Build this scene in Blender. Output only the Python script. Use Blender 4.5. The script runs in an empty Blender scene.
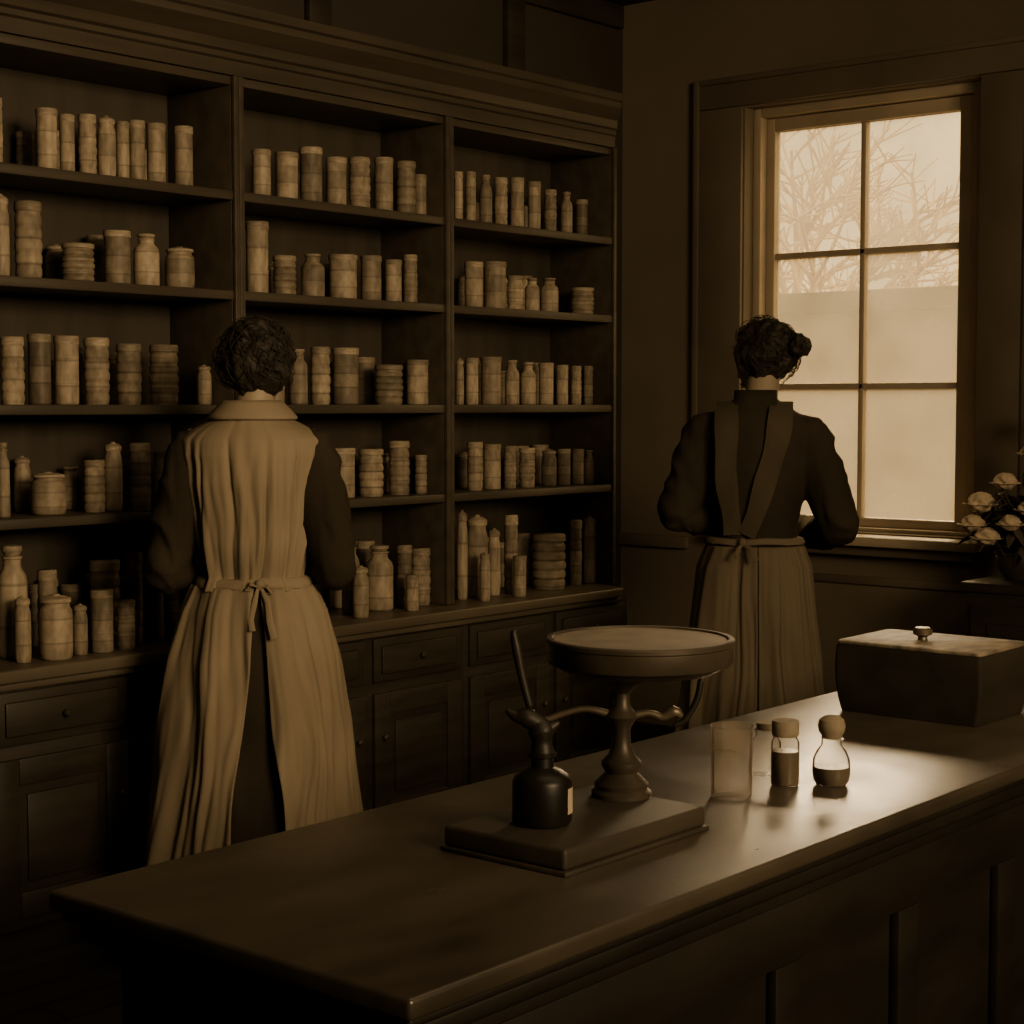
import bpy, bmesh, math, random
from mathutils import Vector, Matrix, noise
random.seed(7)
S = bpy.context.scene
COL = S.collection
rad = math.radians

# ------------------------------------------------------------------ materials
def new_mat(name):
    m = bpy.data.materials.new(name); m.use_nodes = True
    nt = m.node_tree
    b = nt.nodes["Principled BSDF"]
    return m, nt, b

def tone(L, w=1.0):
    return (L, L*0.81, L*0.545, 1)

def mat(name, lo, hi, rough=.6, scale=(6,6,6), bump=.0, bdist=.01, spec=.4, coord='Object', rnd=0.0, metal=0.0, detail=6, nscale=1.0, fine=0.0, coat=0, coatr=.3, rvar=None):
    m, nt, b = new_mat(name)
    N, L = nt.nodes, nt.links
    tc = N.new('ShaderNodeTexCoord'); mp = N.new('ShaderNodeMapping'); mp.inputs['Scale'].default_value = scale
    nz = N.new('ShaderNodeTexNoise'); nz.inputs['Scale'].default_value = nscale; nz.inputs['Detail'].default_value = detail
    cr = N.new('ShaderNodeValToRGB'); cr.color_ramp.elements[0].position = .3; cr.color_ramp.elements[1].position = .7
    cr.color_ramp.elements[0].color = tone(lo); cr.color_ramp.elements[1].color = tone(hi)
    L.new(tc.outputs[coord], mp.inputs[0]); L.new(mp.outputs[0], nz.inputs['Vector']); L.new(nz.outputs['Fac'], cr.inputs[0])
    col = cr.outputs[0]
    if rnd:
        oi = N.new('ShaderNodeObjectInfo'); mr = N.new('ShaderNodeMapRange')
        mr.inputs['To Min'].default_value = 1-rnd; mr.inputs['To Max'].default_value = 1+rnd*.4
        L.new(oi.outputs['Random'], mr.inputs['Value'])
        hs = N.new('ShaderNodeHueSaturation'); L.new(col, hs.inputs['Color']); L.new(mr.outputs[0], hs.inputs['Value']); col = hs.outputs[0]
    L.new(col, b.inputs['Base Color'])
    b.inputs['Roughness'].default_value = rough
    b.inputs['Specular IOR Level'].default_value = spec
    b.inputs['Metallic'].default_value = metal
    b.inputs['Coat Weight'].default_value = coat; b.inputs['Coat Roughness'].default_value = coatr
    if rvar:
        n3 = N.new('ShaderNodeTexNoise'); n3.inputs['Scale'].default_value = 5; n3.inputs['Detail'].default_value = 9; n3.inputs['Roughness'].default_value = .6
        L.new(tc.outputs['Object'], n3.inputs['Vector'])
        m3 = N.new('ShaderNodeMapRange'); m3.inputs['From Min'].default_value = .3; m3.inputs['From Max'].default_value = .7
        m3.inputs['To Min'].default_value = rvar[0]; m3.inputs['To Max'].default_value = rvar[1]
        L.new(n3.outputs['Fac'], m3.inputs['Value']); L.new(m3.outputs[0], b.inputs['Coat Roughness']); L.new(m3.outputs[0], b.inputs['Roughness'])
    if bump:
        src = nz.outputs['Fac']
        if fine:
            n2 = N.new('ShaderNodeTexNoise'); n2.inputs['Scale'].default_value = fine; n2.inputs['Detail'].default_value = 3
            L.new(tc.outputs['Object'], n2.inputs['Vector'])
            ad = N.new('ShaderNodeMath'); ad.operation = 'ADD'; L.new(src, ad.inputs[0]); L.new(n2.outputs['Fac'], ad.inputs[1]); src = ad.outputs[0]
        bp = N.new('ShaderNodeBump'); bp.inputs['Strength'].default_value = bump; bp.inputs['Distance'].default_value = bdist
        L.new(src, bp.inputs['Height']); L.new(bp.outputs[0], b.inputs['Normal'])
    return m

def jar_mat(name, lo, lab, bands):
    m, nt, b = new_mat(name); N, L = nt.nodes, nt.links
    tc = N.new('ShaderNodeTexCoord'); sp = N.new('ShaderNodeSeparateXYZ'); L.new(tc.outputs['Generated'], sp.inputs[0])
    cr = N.new('ShaderNodeValToRGB'); cr.color_ramp.interpolation = 'LINEAR'
    e = cr.color_ramp.elements
    e[0].position = 0; e[0].color = tone(lo*.8); e[1].position = bands[0]-.02; e[1].color = tone(lo)
    for p, c in ((bands[0], lo*.6), (bands[0]+.03, lab), (bands[1]-.02, lab*.95), (bands[1], lo*.6), (bands[1]+.03, lo)):
        q = e.new(p); q.color = tone(c)
    L.new(sp.outputs[2], cr.inputs[0])
    nz = N.new('ShaderNodeTexNoise'); nz.inputs['Scale'].default_value = 3.5; nz.inputs['Detail'].default_value = 6
    L.new(tc.outputs['Generated'], nz.inputs['Vector'])
    oi = N.new('ShaderNodeObjectInfo')
    mr = N.new('ShaderNodeMapRange'); mr.inputs['To Min'].default_value = .62; mr.inputs['To Max'].default_value = 1.2
    L.new(oi.outputs['Random'], mr.inputs['Value'])
    mr2 = N.new('ShaderNodeMapRange'); mr2.inputs['From Min'].default_value = .3; mr2.inputs['From Max'].default_value = .7
    mr2.inputs['To Min'].default_value = .5; mr2.inputs['To Max'].default_value = 1.05
    L.new(nz.outputs['Fac'], mr2.inputs['Value'])
    mu = N.new('ShaderNodeMath'); mu.operation = 'MULTIPLY'; L.new(mr.outputs[0], mu.inputs[0]); L.new(mr2.outputs[0], mu.inputs[1])
    hs = N.new('ShaderNodeHueSaturation'); L.new(cr.outputs[0], hs.inputs['Color']); L.new(mu.outputs[0], hs.inputs['Value'])
    L.new(hs.outputs[0], b.inputs['Base Color']); b.inputs['Roughness'].default_value = .55
    b.inputs['Specular IOR Level'].default_value = .3
    return m

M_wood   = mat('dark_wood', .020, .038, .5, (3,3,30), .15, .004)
M_woodh  = mat('shelf_wood', .042, .070, .45, (2,20,20), .12, .003)
M_back   = mat('shelf_back_wood', .032, .054, .7, (14,2,2), .1, .003)
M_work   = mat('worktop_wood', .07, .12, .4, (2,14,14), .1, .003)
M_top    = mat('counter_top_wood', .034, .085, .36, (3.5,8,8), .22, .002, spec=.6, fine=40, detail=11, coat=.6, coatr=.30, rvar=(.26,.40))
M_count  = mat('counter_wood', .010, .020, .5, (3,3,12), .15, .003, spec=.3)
M_wall   = mat('plaster_wall', .13, .17, .85, (2,2,2), .2, .01)
M_wallb  = mat('dark_upper_panelling', .028, .042, .7, (2,2,2), .1, .005)
M_trim   = mat('painted_trim', .11, .15, .55, (4,4,4), .05, .003)
M_ceil   = mat('ceiling_plaster', .03, .045, .9, (2,2,2))
M_base   = mat('baseboard_wood', .03, .05, .5, (3,3,3))
M_frame  = mat('window_paint', .38, .48, .45, (5,5,5), .05, .003)
M_apron  = mat('linen_apron', .21, .31, .95, (5,5,2.5), .18, .004, spec=.05, fine=300)
M_apron2 = mat('worn_linen_apron', .12, .17, .95, (5,5,2.5), .15, .004, spec=.05, fine=300)
M_strap  = mat('apron_strap_cloth', .055, .085, .95, (9,9,4), .2, .003, spec=.05, fine=200)
M_dress  = mat('dark_wool_dress', .024, .040, .9, (7,7,4), .3, .005, spec=.1, fine=200)
M_hair   = mat('dark_hair', .014, .030, .65, (50,50,14), .45, .003, spec=.25)
M_skin   = mat('skin', .26, .32, .55, (8,8,8), .05, .002)
M_eye    = mat('eye', .3, .4, .2, (8,8,8))
M_shoe   = mat('leather_shoe', .015, .025, .35, (8,8,8))
M_iron   = mat('cast_iron', .012, .025, .5, (12,12,12), .1, .002, metal=.2)
M_brass  = mat('worn_brass', .10, .18, .42, (12,12,12), .1, .002, metal=.6)
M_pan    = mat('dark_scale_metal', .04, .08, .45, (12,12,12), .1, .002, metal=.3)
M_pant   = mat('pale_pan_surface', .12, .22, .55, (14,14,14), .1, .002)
M_ink    = mat('dark_bottle_glass', .006, .012, .4, (9,9,9), spec=.3)
M_label  = mat('paper_label', .35, .5, .8, (20,20,20))
M_plinth = mat('plinth_wood', .026, .060, .55, (3,14,14), .2, .003, spec=.35)
M_boxw   = mat('aged_box_wood', .014, .030, .8, (3,12,12), .35, .004, spec=.15)
M_lid    = mat('worn_lid_wood', .03, .34, .6, (11,24,11), .8, .006, detail=13, spec=.35)
M_lidj   = mat('jar_lid', .20, .40, .6, (3,3,3), coord='Generated', rnd=.4)
M_cork   = mat('cork', .16, .28, .8, (40,40,40), .3, .002)
M_liq    = mat('pale_brown_liquid', .08, .12, .3, (9,9,9))
M_leaf   = mat('leaf', .05, .09, .6, (9,9,9))
M_petal  = mat('petal', .5, .65, .85, (9,9,9))
M_pot    = mat('glazed_pot', .03, .05, .5, (5,5,5))
M_out    = mat('rendered_garden_wall', .11, .17, .9, (.9,.9,.9), .1, .01)
M_cope   = mat('stone_coping', .03, .045, .9, (2,2,2))
M_ground = mat('gravel_ground', .10, .15, .95, (2,2,2))
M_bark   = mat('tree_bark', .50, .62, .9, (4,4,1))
J = [jar_mat('jar_cream', .38, .46, (.30,.72)), jar_mat('jar_stoneware', .29, .37, (.22,.60)),
     jar_mat('jar_paper', .40, .31, (.42,.80)), jar_mat('jar_brown', .20, .30, (.34,.62))]

m, nt, b = new_mat('floor_boards'); N, L = nt.nodes, nt.links
tc = N.new('ShaderNodeTexCoord'); br = N.new('ShaderNodeTexBrick'); br.inputs['Scale'].default_value = 1
br.inputs['Brick Width'].default_value = 1.6; br.inputs['Row Height'].default_value = .13; br.inputs['Mortar Size'].default_value = .004
br.inputs['Color1'].default_value = tone(.03); br.inputs['Color2'].default_value = tone(.05); br.inputs['Mortar'].default_value = tone(.008)
L.new(tc.outputs['Object'], br.inputs['Vector']); L.new(br.outputs['Color'], b.inputs['Base Color']); b.inputs['Roughness'].default_value = .6
M_floor = m
# milky old window glass: part clear, part light-diffusing
m, nt, b = new_mat('milky_window_glass'); N, L = nt.nodes, nt.links; N.remove(b)
tr = N.new('ShaderNodeBsdfTransparent'); tr.inputs[0].default_value = (.98,.98,.98,1)
tl = N.new('ShaderNodeBsdfTranslucent'); tl.inputs[0].default_value = (.42,.40,.35,1)
gl = N.new('ShaderNodeBsdfGlossy'); gl.inputs['Roughness'].default_value = .15
tc = N.new('ShaderNodeTexCoord'); nz = N.new('ShaderNodeTexNoise'); nz.inputs['Scale'].default_value = 3; nz.inputs['Detail'].default_value = 8
mr = N.new('ShaderNodeMapRange'); mr.inputs['From Min'].default_value = .3; mr.inputs['From Max'].default_value = .7; mr.inputs['To Min'].default_value = .22; mr.inputs['To Max'].default_value = .50
L.new(tc.outputs['Object'], nz.inputs['Vector']); L.new(nz.outputs['Fac'], mr.inputs['Value'])
mx = N.new('ShaderNodeMixShader'); L.new(mr.outputs[0], mx.inputs[0]); L.new(tr.outputs[0], mx.inputs[1]); L.new(tl.outputs[0], mx.inputs[2])
m2 = N.new('ShaderNodeMixShader'); m2.inputs[0].default_value = .04; L.new(mx.outputs[0], m2.inputs[1]); L.new(gl.outputs[0], m2.inputs[2])
L.new(m2.outputs[0], N['Material Output'].inputs[0])
M_glass = m
m, nt, b = new_mat('vessel_glass'); N, L = nt.nodes, nt.links; N.remove(b)
tr = N.new('ShaderNodeBsdfTransparent'); tr.inputs[0].default_value = (.94,.94,.94,1)
gl = N.new('ShaderNodeBsdfGlossy'); gl.inputs['Roughness'].default_value = .18
df = N.new('ShaderNodeBsdfDiffuse'); df.inputs[0].default_value = tone(.6)
tl = N.new('ShaderNodeBsdfTranslucent'); tl.inputs[0].default_value = tone(.8)
ad = N.new('ShaderNodeMixShader'); ad.inputs[0].default_value = .6; L.new(df.outputs[0], ad.inputs[1]); L.new(tl.outputs[0], ad.inputs[2])
lw = N.new('ShaderNodeLayerWeight'); lw.inputs[0].default_value = .10
m1 = N.new('ShaderNodeMixShader'); L.new(lw.outputs['Fresnel'], m1.inputs[0]); L.new(tr.outputs[0], m1.inputs[1]); L.new(gl.outputs[0], m1.inputs[2])
tc = N.new('ShaderNodeTexCoord'); nz = N.new('ShaderNodeTexNoise'); nz.inputs['Scale'].default_value = 22; nz.inputs['Detail'].default_value = 6
mr = N.new('ShaderNodeMapRange'); mr.inputs['From Min'].default_value = .35; mr.inputs['From Max'].default_value = .65; mr.inputs['To Min'].default_value = .05; mr.inputs['To Max'].default_value = .20
L.new(tc.outputs['Object'], nz.inputs['Vector']); L.new(nz.outputs['Fac'], mr.inputs['Value'])
m2 = N.new('ShaderNodeMixShader'); L.new(mr.outputs[0], m2.inputs[0]); L.new(m1.outputs[0], m2.inputs[1]); L.new(ad.outputs[0], m2.inputs[2])
L.new(m2.outputs[0], N['Material Output'].inputs[0])
M_vglass = m

# ------------------------------------------------------------------ geometry helpers
class G:
    def __init__(s): s.v = []; s.f = []
    def add(s, v, f):
        o = len(s.v); s.v += [tuple(p) for p in v]; s.f += [tuple(i+o for i in q) for q in f]; return s
    def box(s, x0, x1, y0, y1, z0, z1, bev=0.0, seg=2):
        bm = bmesh.new(); bmesh.ops.create_cube(bm, size=1)
        for v in bm.verts: v.co = Vector(((x0+x1)/2+v.co.x*(x1-x0), (y0+y1)/2+v.co.y*(y1-y0), (z0+z1)/2+v.co.z*(z1-z0)))
        if bev: bmesh.ops.bevel(bm, geom=bm.edges[:], offset=bev, segments=seg, profile=.5, affect='EDGES')
        bm.verts.index_update(); s.add([v.co[:] for v in bm.verts], [[v.index for v in f.verts] for f in bm.faces]); bm.free(); return s
    def loft(s, rings, cap=True, close=True):
        n = len(rings[0]); v = [p for r in rings for p in r]; f = []
        for i in range(len(rings)-1):
            for j in range(n if close else n-1):
                k = (j+1) % n
                f.append((i*n+j, i*n+k, (i+1)*n+k, (i+1)*n+j))
        if cap:
            f.append(tuple(range(n))[::-1]); f.append(tuple((len(rings)-1)*n+j for j in range(n)))
        return s.add(v, f)
    def lathe(s, prof, c=(0,0,0), seg=32):
        rings = [[(c[0]+r*math.cos(2*math.pi*j/seg), c[1]+r*math.sin(2*math.pi*j/seg), c[2]+z) for j in range(seg)] for r, z in prof]
        return s.loft(rings)
    def tube(s, pts, radii, seg=16, sub=4, squash=1.0):
        pts = [Vector(p) for p in pts]; P = []; R = []
        n = len(pts)
        for i in range(n-1):
            p0 = pts[max(i-1,0)]; p1 = pts[i]; p2 = pts[i+1]; p3 = pts[min(i+2,n-1)]
            for k in range(sub):
                t = k/sub
                P.append(.5*((2*p1)+(p2-p0)*t+(2*p0-5*p1+4*p2-p3)*t*t+(3*p1-p0-3*p2+p3)*t**3))
                R.append(radii[i]*(1-t)+radii[i+1]*t)
        P.append(pts[-1]); R.append(radii[-1])
        T = [(P[min(i+1,len(P)-1)]-P[max(i-1,0)]).normalized() for i in range(len(P))]
        up = Vector((0,0,1)) if abs(T[0].z) < .9 else Vector((0,1,0))
        nrm = (up - T[0]*up.dot(T[0])).normalized(); rings = []
        def ring(p, t, nr, r):
            bn = t.cross(nr); return [tuple(p+nr*(r*squash*math.cos(a))+bn*(r*math.sin(a))) for a in [2*math.pi*j/seg for j in range(seg)]]
        for i, p in enumerate(P):
            nrm = (nrm - T[i]*nrm.dot(T[i])).normalized()
            if i == 0:
                for q in (1.0, .6, .25): 
                    rings.append(ring(p-T[0]*R[0]*.8*q, T[0], nrm, R[0]*math.sqrt(max(1-q*q,.003))))
            rings.append(ring(p, T[i], nrm, R[i]))
            if i == len(P)-1:
                for q in (.25, .6, 1.0):
                    rings.append(ring(p+T[i]*R[i]*.8*q, T[i], nrm, R[i]*math.sqrt(max(1-q*q,.003))))
        return s.loft(rings)
    def ell(s, c, r, seg=20):
        rings = []
        for i in range(1, seg):
            ph = math.pi*i/seg - math.pi/2
            rings.append([(c[0]+r[0]*math.cos(ph)*math.cos(a), c[1]+r[1]*math.cos(ph)*math.sin(a), c[2]+r[2]*math.sin(ph)) for a in [2*math.pi*j/seg for j in range(seg)]])
        return s.loft(rings)
    def ribbon(s, pts, nrms, w, th):
        pts = [Vector(p) for p in pts]; rings = []
        for i, p in enumerate(pts):
            t = (pts[min(i+1,len(pts)-1)]-pts[max(i-1,0)]).normalized(); n = Vector(nrms[i]).normalized(); sd = t.cross(n).normalized(); n = sd.cross(t)
            ww = w[i] if isinstance(w, (list,tuple)) else w
            rings.append([tuple(p+sd*(ww/2*a)+n*(th/2*b)) for a, b in ((-1,-.3),(-.8,-1),(0,-.8),(.8,-1),(1,-.3),(1,.3),(.8,1),(0,1.2),(-.8,1),(-1,.3))])
        return s.loft(rings)
    def xf(s, fn): s.v = [tuple(fn(Vector(p))) for p in s.v]; return s
    def obj(s, name, material, parent=None, local=False, smooth=True, ang=38, label=None, cat=None, origin=None, off=None, **kw):
        if off is None:
            off = Vector((0,0,0))
            if parent is not None and not local: off = parent.location.copy()
            if origin is not None: off = Vector(origin)
        me = bpy.data.meshes.new(name); me.from_pydata([tuple(Vector(p)-off) for p in s.v], [], s.f); me.validate()
        bm = bmesh.new(); bm.from_mesh(me); bmesh.ops.recalc_face_normals(bm, faces=bm.faces); bm.to_mesh(me); bm.free()
        if smooth:
            me.polygons.foreach_set('use_smooth', [True]*len(me.polygons)); me.set_sharp_from_angle(angle=rad(ang))
        me.materials.append(material)
        o = bpy.data.objects.new(name, me); COL.objects.link(o)
        if parent is not None: o.parent = parent
        if origin is not None: o.location = off
        if label: o['label'] = label
        if cat: o['category'] = cat
        for k, v in kw.items(): o[k] = v
        return o

def empty(name, loc, label, cat, **kw):
    o = bpy.data.objects.new(name, None); o.empty_display_size = .1; o.location = loc; COL.objects.link(o)
    o['label'] = label; o['category'] = cat
    for k, v in kw.items(): o[k] = v
    return o

def remesh(o, vox, smooth=3, fn=None):
    md = o.modifiers.new('r', 'REMESH'); md.mode = 'VOXEL'; md.voxel_size = vox; md.use_smooth_shade = True
    sm = o.modifiers.new('s', 'SMOOTH'); sm.iterations = smooth; sm.factor = .5
    dg = bpy.context.evaluated_depsgraph_get(); me = bpy.data.meshes.new_from_object(o.evaluated_get(dg))
    o.modifiers.clear(); mats = [m for m in o.data.materials]; o.data = me
    me.materials.clear(); [me.materials.append(m) for m in mats]
    if fn:
        ns = [v.normal.copy() for v in me.vertices]
        for v, n in zip(me.vertices, ns): v.co = fn(v.co, n)
    me.polygons.foreach_set('use_smooth', [True]*len(me.polygons)); me.update()

# ------------------------------------------------------------------ room shell
H = 3.05
XW, YB = 5.70, 4.20
st = dict(kind='structure')
G().box(-1.7,5.9,-3.2,4.4,-.1,0).obj('floor', M_floor, **st)
G().box(-1.7,5.9,-3.2,4.4,H,H+.1).obj('ceiling', M_ceil, **st)
G().box(-1.7,5.9,YB,YB+.18,0,H).obj('wall_back', M_wallb, **st)
G().box(-1.7,-1.5,-3.2,YB,0,H).obj('wall_left', M_wall, **st)
G().box(-1.5,5.7,-3.2,-3.0,0,H).obj('wall_front', M_wall, **st)
wy0, wy1, wz0, wz1 = 2.66, 3.62, .98, 2.585
g = G(); g.box(XW,5.9,-3.2,wy0,0,H); g.box(XW,5.9,wy1,YB,0,H); g.box(XW,5.9,wy0,wy1,0,wz0); g.box(XW,5.9,wy0,wy1,wz1,H)
g.obj('wall_right', M_wall, smooth=False, **st)
G().box(5.675,XW-.0005,-3.0,YB-.001,0,.16,.006).obj('baseboard_right', M_base, **st)
g = G(); g.box(5.672,XW-.0005,-3.0,wy0-.22,.88,.93,.008); g.box(5.672,XW-.0005,wy1+.24,YB-.001,.88,.93,.008)
g.obj('trim_1', M_trim, **st)
g = G()
for y in (3.0, 2.2, 1.4, .6):
    for a,b_ in ((y-.36,y-.33),(y+.33,y+.36)): g.box(5.685,XW-.0005,a,b_,.24,.80,.004)
    g.box(5.685,XW-.0005,y-.33,y+.33,.22,.25,.004); g.box(5.685,XW-.0005,y-.33,y+.33,.79,.82,.004)
g.obj('trim_2', M_trim, **st)
g = G()
for (a,b_) in ((wy1+.005,wy1+.22),(wy0-.20,wy0-.005)):
    g.box(5.682,XW-.0005,a,b_,.985,wz1+.004,.004)
g.box(5.682,XW-.0005,wy0-.20,wy1+.22,wz1+.0055,wz1+.12,.004)
g.box(5.672,5.6815,wy1+.195,wy1+.222,.985,wz1+.119,.004); g.box(5.672,5.6815,wy0-.202,wy0-.175,.985,wz1+.119,.004)
g.box(5.672,5.6815,wy0-.174,wy1+.194,wz1+.097,wz1+.119,.004)
g.obj('trim_3', M_trim, **st)
g = G(); g.box(5.585,5.759,wy0-.06,wy1+.06,.938,.975,.01)
g.obj('trim_4', M_frame, **st)
G().box(5.63,XW-.001,wy0-.03,wy1+.03,.90,.937,.008).obj('trim_5', M_trim, **st)
gy0, gy1, gz0, gz1 = 2.785, 3.547, 1.029, 2.498
win = G()
for a,b_,c,d in ((wy0+.0005,wy0+.055,wz0,wz1),(wy1-.034,wy1-.0005,wz0,wz1),(wy0+.055,wy1-.034,wz1-.035,wz1),(wy0+.055,wy1-.034,wz0,wz0+.0145)):
    win.box(5.76,5.87,a,b_,c,d,.004)
win = win.obj('window_1', M_frame, **st)
g = G(); sx0, sx1 = 5.80, 5.845
g.box(sx0,sx1,gy0-.069,gy0,gz0-.034,gz1+.05,.005); g.box(sx0,sx1,gy1,gy1+.038,gz0-.034,gz1+.05,.005)
g.box(sx0,sx1,gy0,gy1,gz0-.034,gz0,.005); g.box(sx0,sx1,gy0,gy1,gz1,gz1+.05,.005)
ym = (gy0+gy1)/2+.005
g.box(sx0+.006,sx1-.004,ym-.011,ym+.011,gz0,gz1,.004)
for z in (2.021, 1.520): g.box(sx0+.006,sx1-.004,gy0,gy1,z-.012,z+.012,.004)
g.obj('window_sash', M_frame, win)
G().box(5.822,5.825,gy0,gy1,gz0,gz1).obj('window_glass', M_glass, win)
g = G()
for x in (1.9, 2.95, 4.0, 5.0): g.box(x-.05,x+.05,YB-.03,YB-.0005,2.62,2.95,.004)
g.box(-1.5,XW-.03,YB-.03,YB-.0005,2.951,3.04,.006)
g.obj('trim_6', M_wood, **st)

# ------------------------------------------------------------------ shelving
XS = [1.55, 2.465, 3.38, 4.293, 5.218]
SH = [2.070, 1.782, 1.450, 1.153]
ZT = .78
labels_b = "dark-stained wooden base cabinet with panelled doors and drawers"
for i in range(4):
    x0, x1 = XS[i]+.0005, XS[i+1]-.0005
    u = empty('shelving_unit', (x0, 3.88, ZT), "tall dark wooden open shelving unit filled with jars" if i else "tall dark wooden open shelving unit", 'shelving', group='wall shelving')
    G().box(x0,x1,4.172,4.19,ZT+.001,2.40).obj('back_panel', M_back, u)
    for a,b_ in ((x0,x0+.018),(x1-.018,x1)):
        g = G().box(a,b_,3.885,4.171,ZT+.001,2.374,.002); g.box(a,b_,3.868,3.884,ZT+.001,2.40,.003)
        g.obj('side_panel', M_woodh, u)
    G().box(x0,x1,3.885,4.171,2.375,2.40,.002).obj('top_panel', M_woodh, u)
    for z in SH:
        g = G().box(x0+.0185,x1-.0185,3.892,4.171,z-.022,z,.002); g.box(x0+.0185,x1-.0185,3.874,3.8915,z-.027,z+.001,.005)
        g.obj('shelf', M_woodh, u)
    c = empty('base_cabinet', (x0, 3.80, 0), labels_b, 'cabinet', group='base cabinets')
    coff = Vector((x0,3.80,0))
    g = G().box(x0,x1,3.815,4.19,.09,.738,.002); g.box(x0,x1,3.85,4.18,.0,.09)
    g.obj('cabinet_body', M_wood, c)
    w = (x1-x0)/2
    for k in range(2):
        a = x0+k*w+.022; b_ = x0+(k+1)*w-.022
        g = G().box(a,b_,3.802,3.8148,.575,.715,.004); g.box(a+.03,b_-.03,3.794,3.8015,.60,.69,.006)
        d = g.obj('drawer', M_wood, c)
        G().lathe([(.004,0),(.005,.005),(.010,.010),(.011,.015),(.007,.020),(.001,.021)], seg=20).xf(lambda p,mx=(a+b_)/2: Vector((mx+p.x, 3.7935-p.z, .645+p.y))).obj('knob', M_wood, d, off=coff)
        g = G()
        g.box(a,a+.07,3.799,3.8148,.12,.54,.004); g.box(b_-.07,b_,3.799,3.8148,.12,.54,.004)
        g.box(a+.07,b_-.07,3.799,3.8148,.47,.54,.004); g.box(a+.07,b_-.07,3.799,3.8148,.12,.19,.004)
        g.box(a+.07,b_-.07,3.808,3.8148,.19,.47,0); g.box(a+.095,b_-.095,3.802,3.8078,.215,.445,.005)
        d = g.obj('door', M_wood, c)
        kx = b_-.035 if k == 0 else a+.035
        G().lathe([(.004,0),(.005,.005),(.009,.010),(.010,.015),(.006,.019),(.001,.020)], seg=20).xf(lambda p,mx=kx: Vector((mx+p.x, 3.7985-p.z, .40+p.y))).obj('knob', M_wood, d, off=coff)
def clip_end(p):
    lim = 5.225-max(0,3.885-p.y)*.85
    if p.x > 5.2: p.x = min(p.x, lim)
    return p
g = G().box(1.53,5.24,3.76,4.192,.745,.7795,.006,3); g.box(1.54,5.235,3.785,3.8145,.722,.7445,.008)
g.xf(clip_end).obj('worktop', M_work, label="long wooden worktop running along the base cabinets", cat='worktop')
prof = [(3.872,2.401),(3.872,2.44),(3.860,2.445),(3.860,2.460),(3.845,2.465),(3.835,2.49),(3.805,2.512),(3.785,2.525),(3.785,2.545),(3.772,2.55),(3.772,2.575),(4.19,2.575),(4.19,2.401)]
G().loft([[(1.50,y,z) for y,z in prof],[(5.22-max(0,3.885-y)*.9,y,z) for y,z in prof]]).obj('trim_7', M_woodh, ang=20, **st)

# ------------------------------------------------------------------ jars
def jprof(kind):
    if kind == 0:
        return [(.001,0),(.94,0),(1,.02),(1,.30),(1.02,.31),(1.02,.33),(1,.34),(1,.66),(1.02,.67),(1.02,.69),(1,.70),(1,.88),(.001,.881)], [(.001,.88),(1.05,.88),(1.06,.90),(1.06,.985),(1.0,1.0),(.001,1.0)]
    if kind == 1:
        return [(.001,0),(.88,0),(.95,.03),(1,.16),(1,.66),(.95,.76),(.82,.82),(.80,.87),(.001,.871)], [(.001,.87),(.90,.87),(.93,.89),(.92,.94),(.6,.97),(.25,.98),(.22,1.0),(.001,1.0)]
    if kind == 2:
        p = [(.001,0),(.90,0)]
        for k in range(5):
            z = .02+k*.165; q = 1-.05*abs(k-2)/2; p += [(.93*q,z),(1*q,z+.04),(1.0*q,z+.11),(.93*q,z+.15)]
        p += [(.88,.87),(.001,.871)]
        return p, [(.001,.87),(.95,.87),(.98,.89),(.98,.97),(.92,1.0),(.001,1.0)]
    return [(.001,0),(.92,0),(1,.03),(1,.66),(.92,.73),(.66,.79),(.60,.82),(.60,.87),(.68,.88),(.68,.90),(.001,.901)], [(.001,.9),(.5,.9),(.6,.93),(.70,.95),(.68,.99),(.3,1.0),(.001,1.0)]
names = ['storage_canister','stoneware_jar','ribbed_jar','apothecary_bottle']
lids = ['canister_lid','jar_lid','jar_lid','bottle_stopper']
labs = ["cream paper-wrapped canister with flat lid", "cream stoneware jar with knobbed lid", "ribbed pale pottery jar", "pale apothecary bottle with wide stopper"]
meshes = {}
for k in range(4):
    for mi in range(4):
        b_, l_ = jprof(k)
        ob = G().lathe(b_, seg=24).obj('tmp', J[mi]); ol = G().lathe(l_, seg=24).obj('tmp', M_lidj)
        ob.data.name = names[k]; ol.data.name = lids[k]
        meshes[(k,mi)] = (ob.data, ol.data)
        bpy.data.objects.remove(ob); bpy.data.objects.remove(ol)
FU = 1730.0
C40, S40 = math.cos(rad(40)), math.sin(rad(40))
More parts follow.
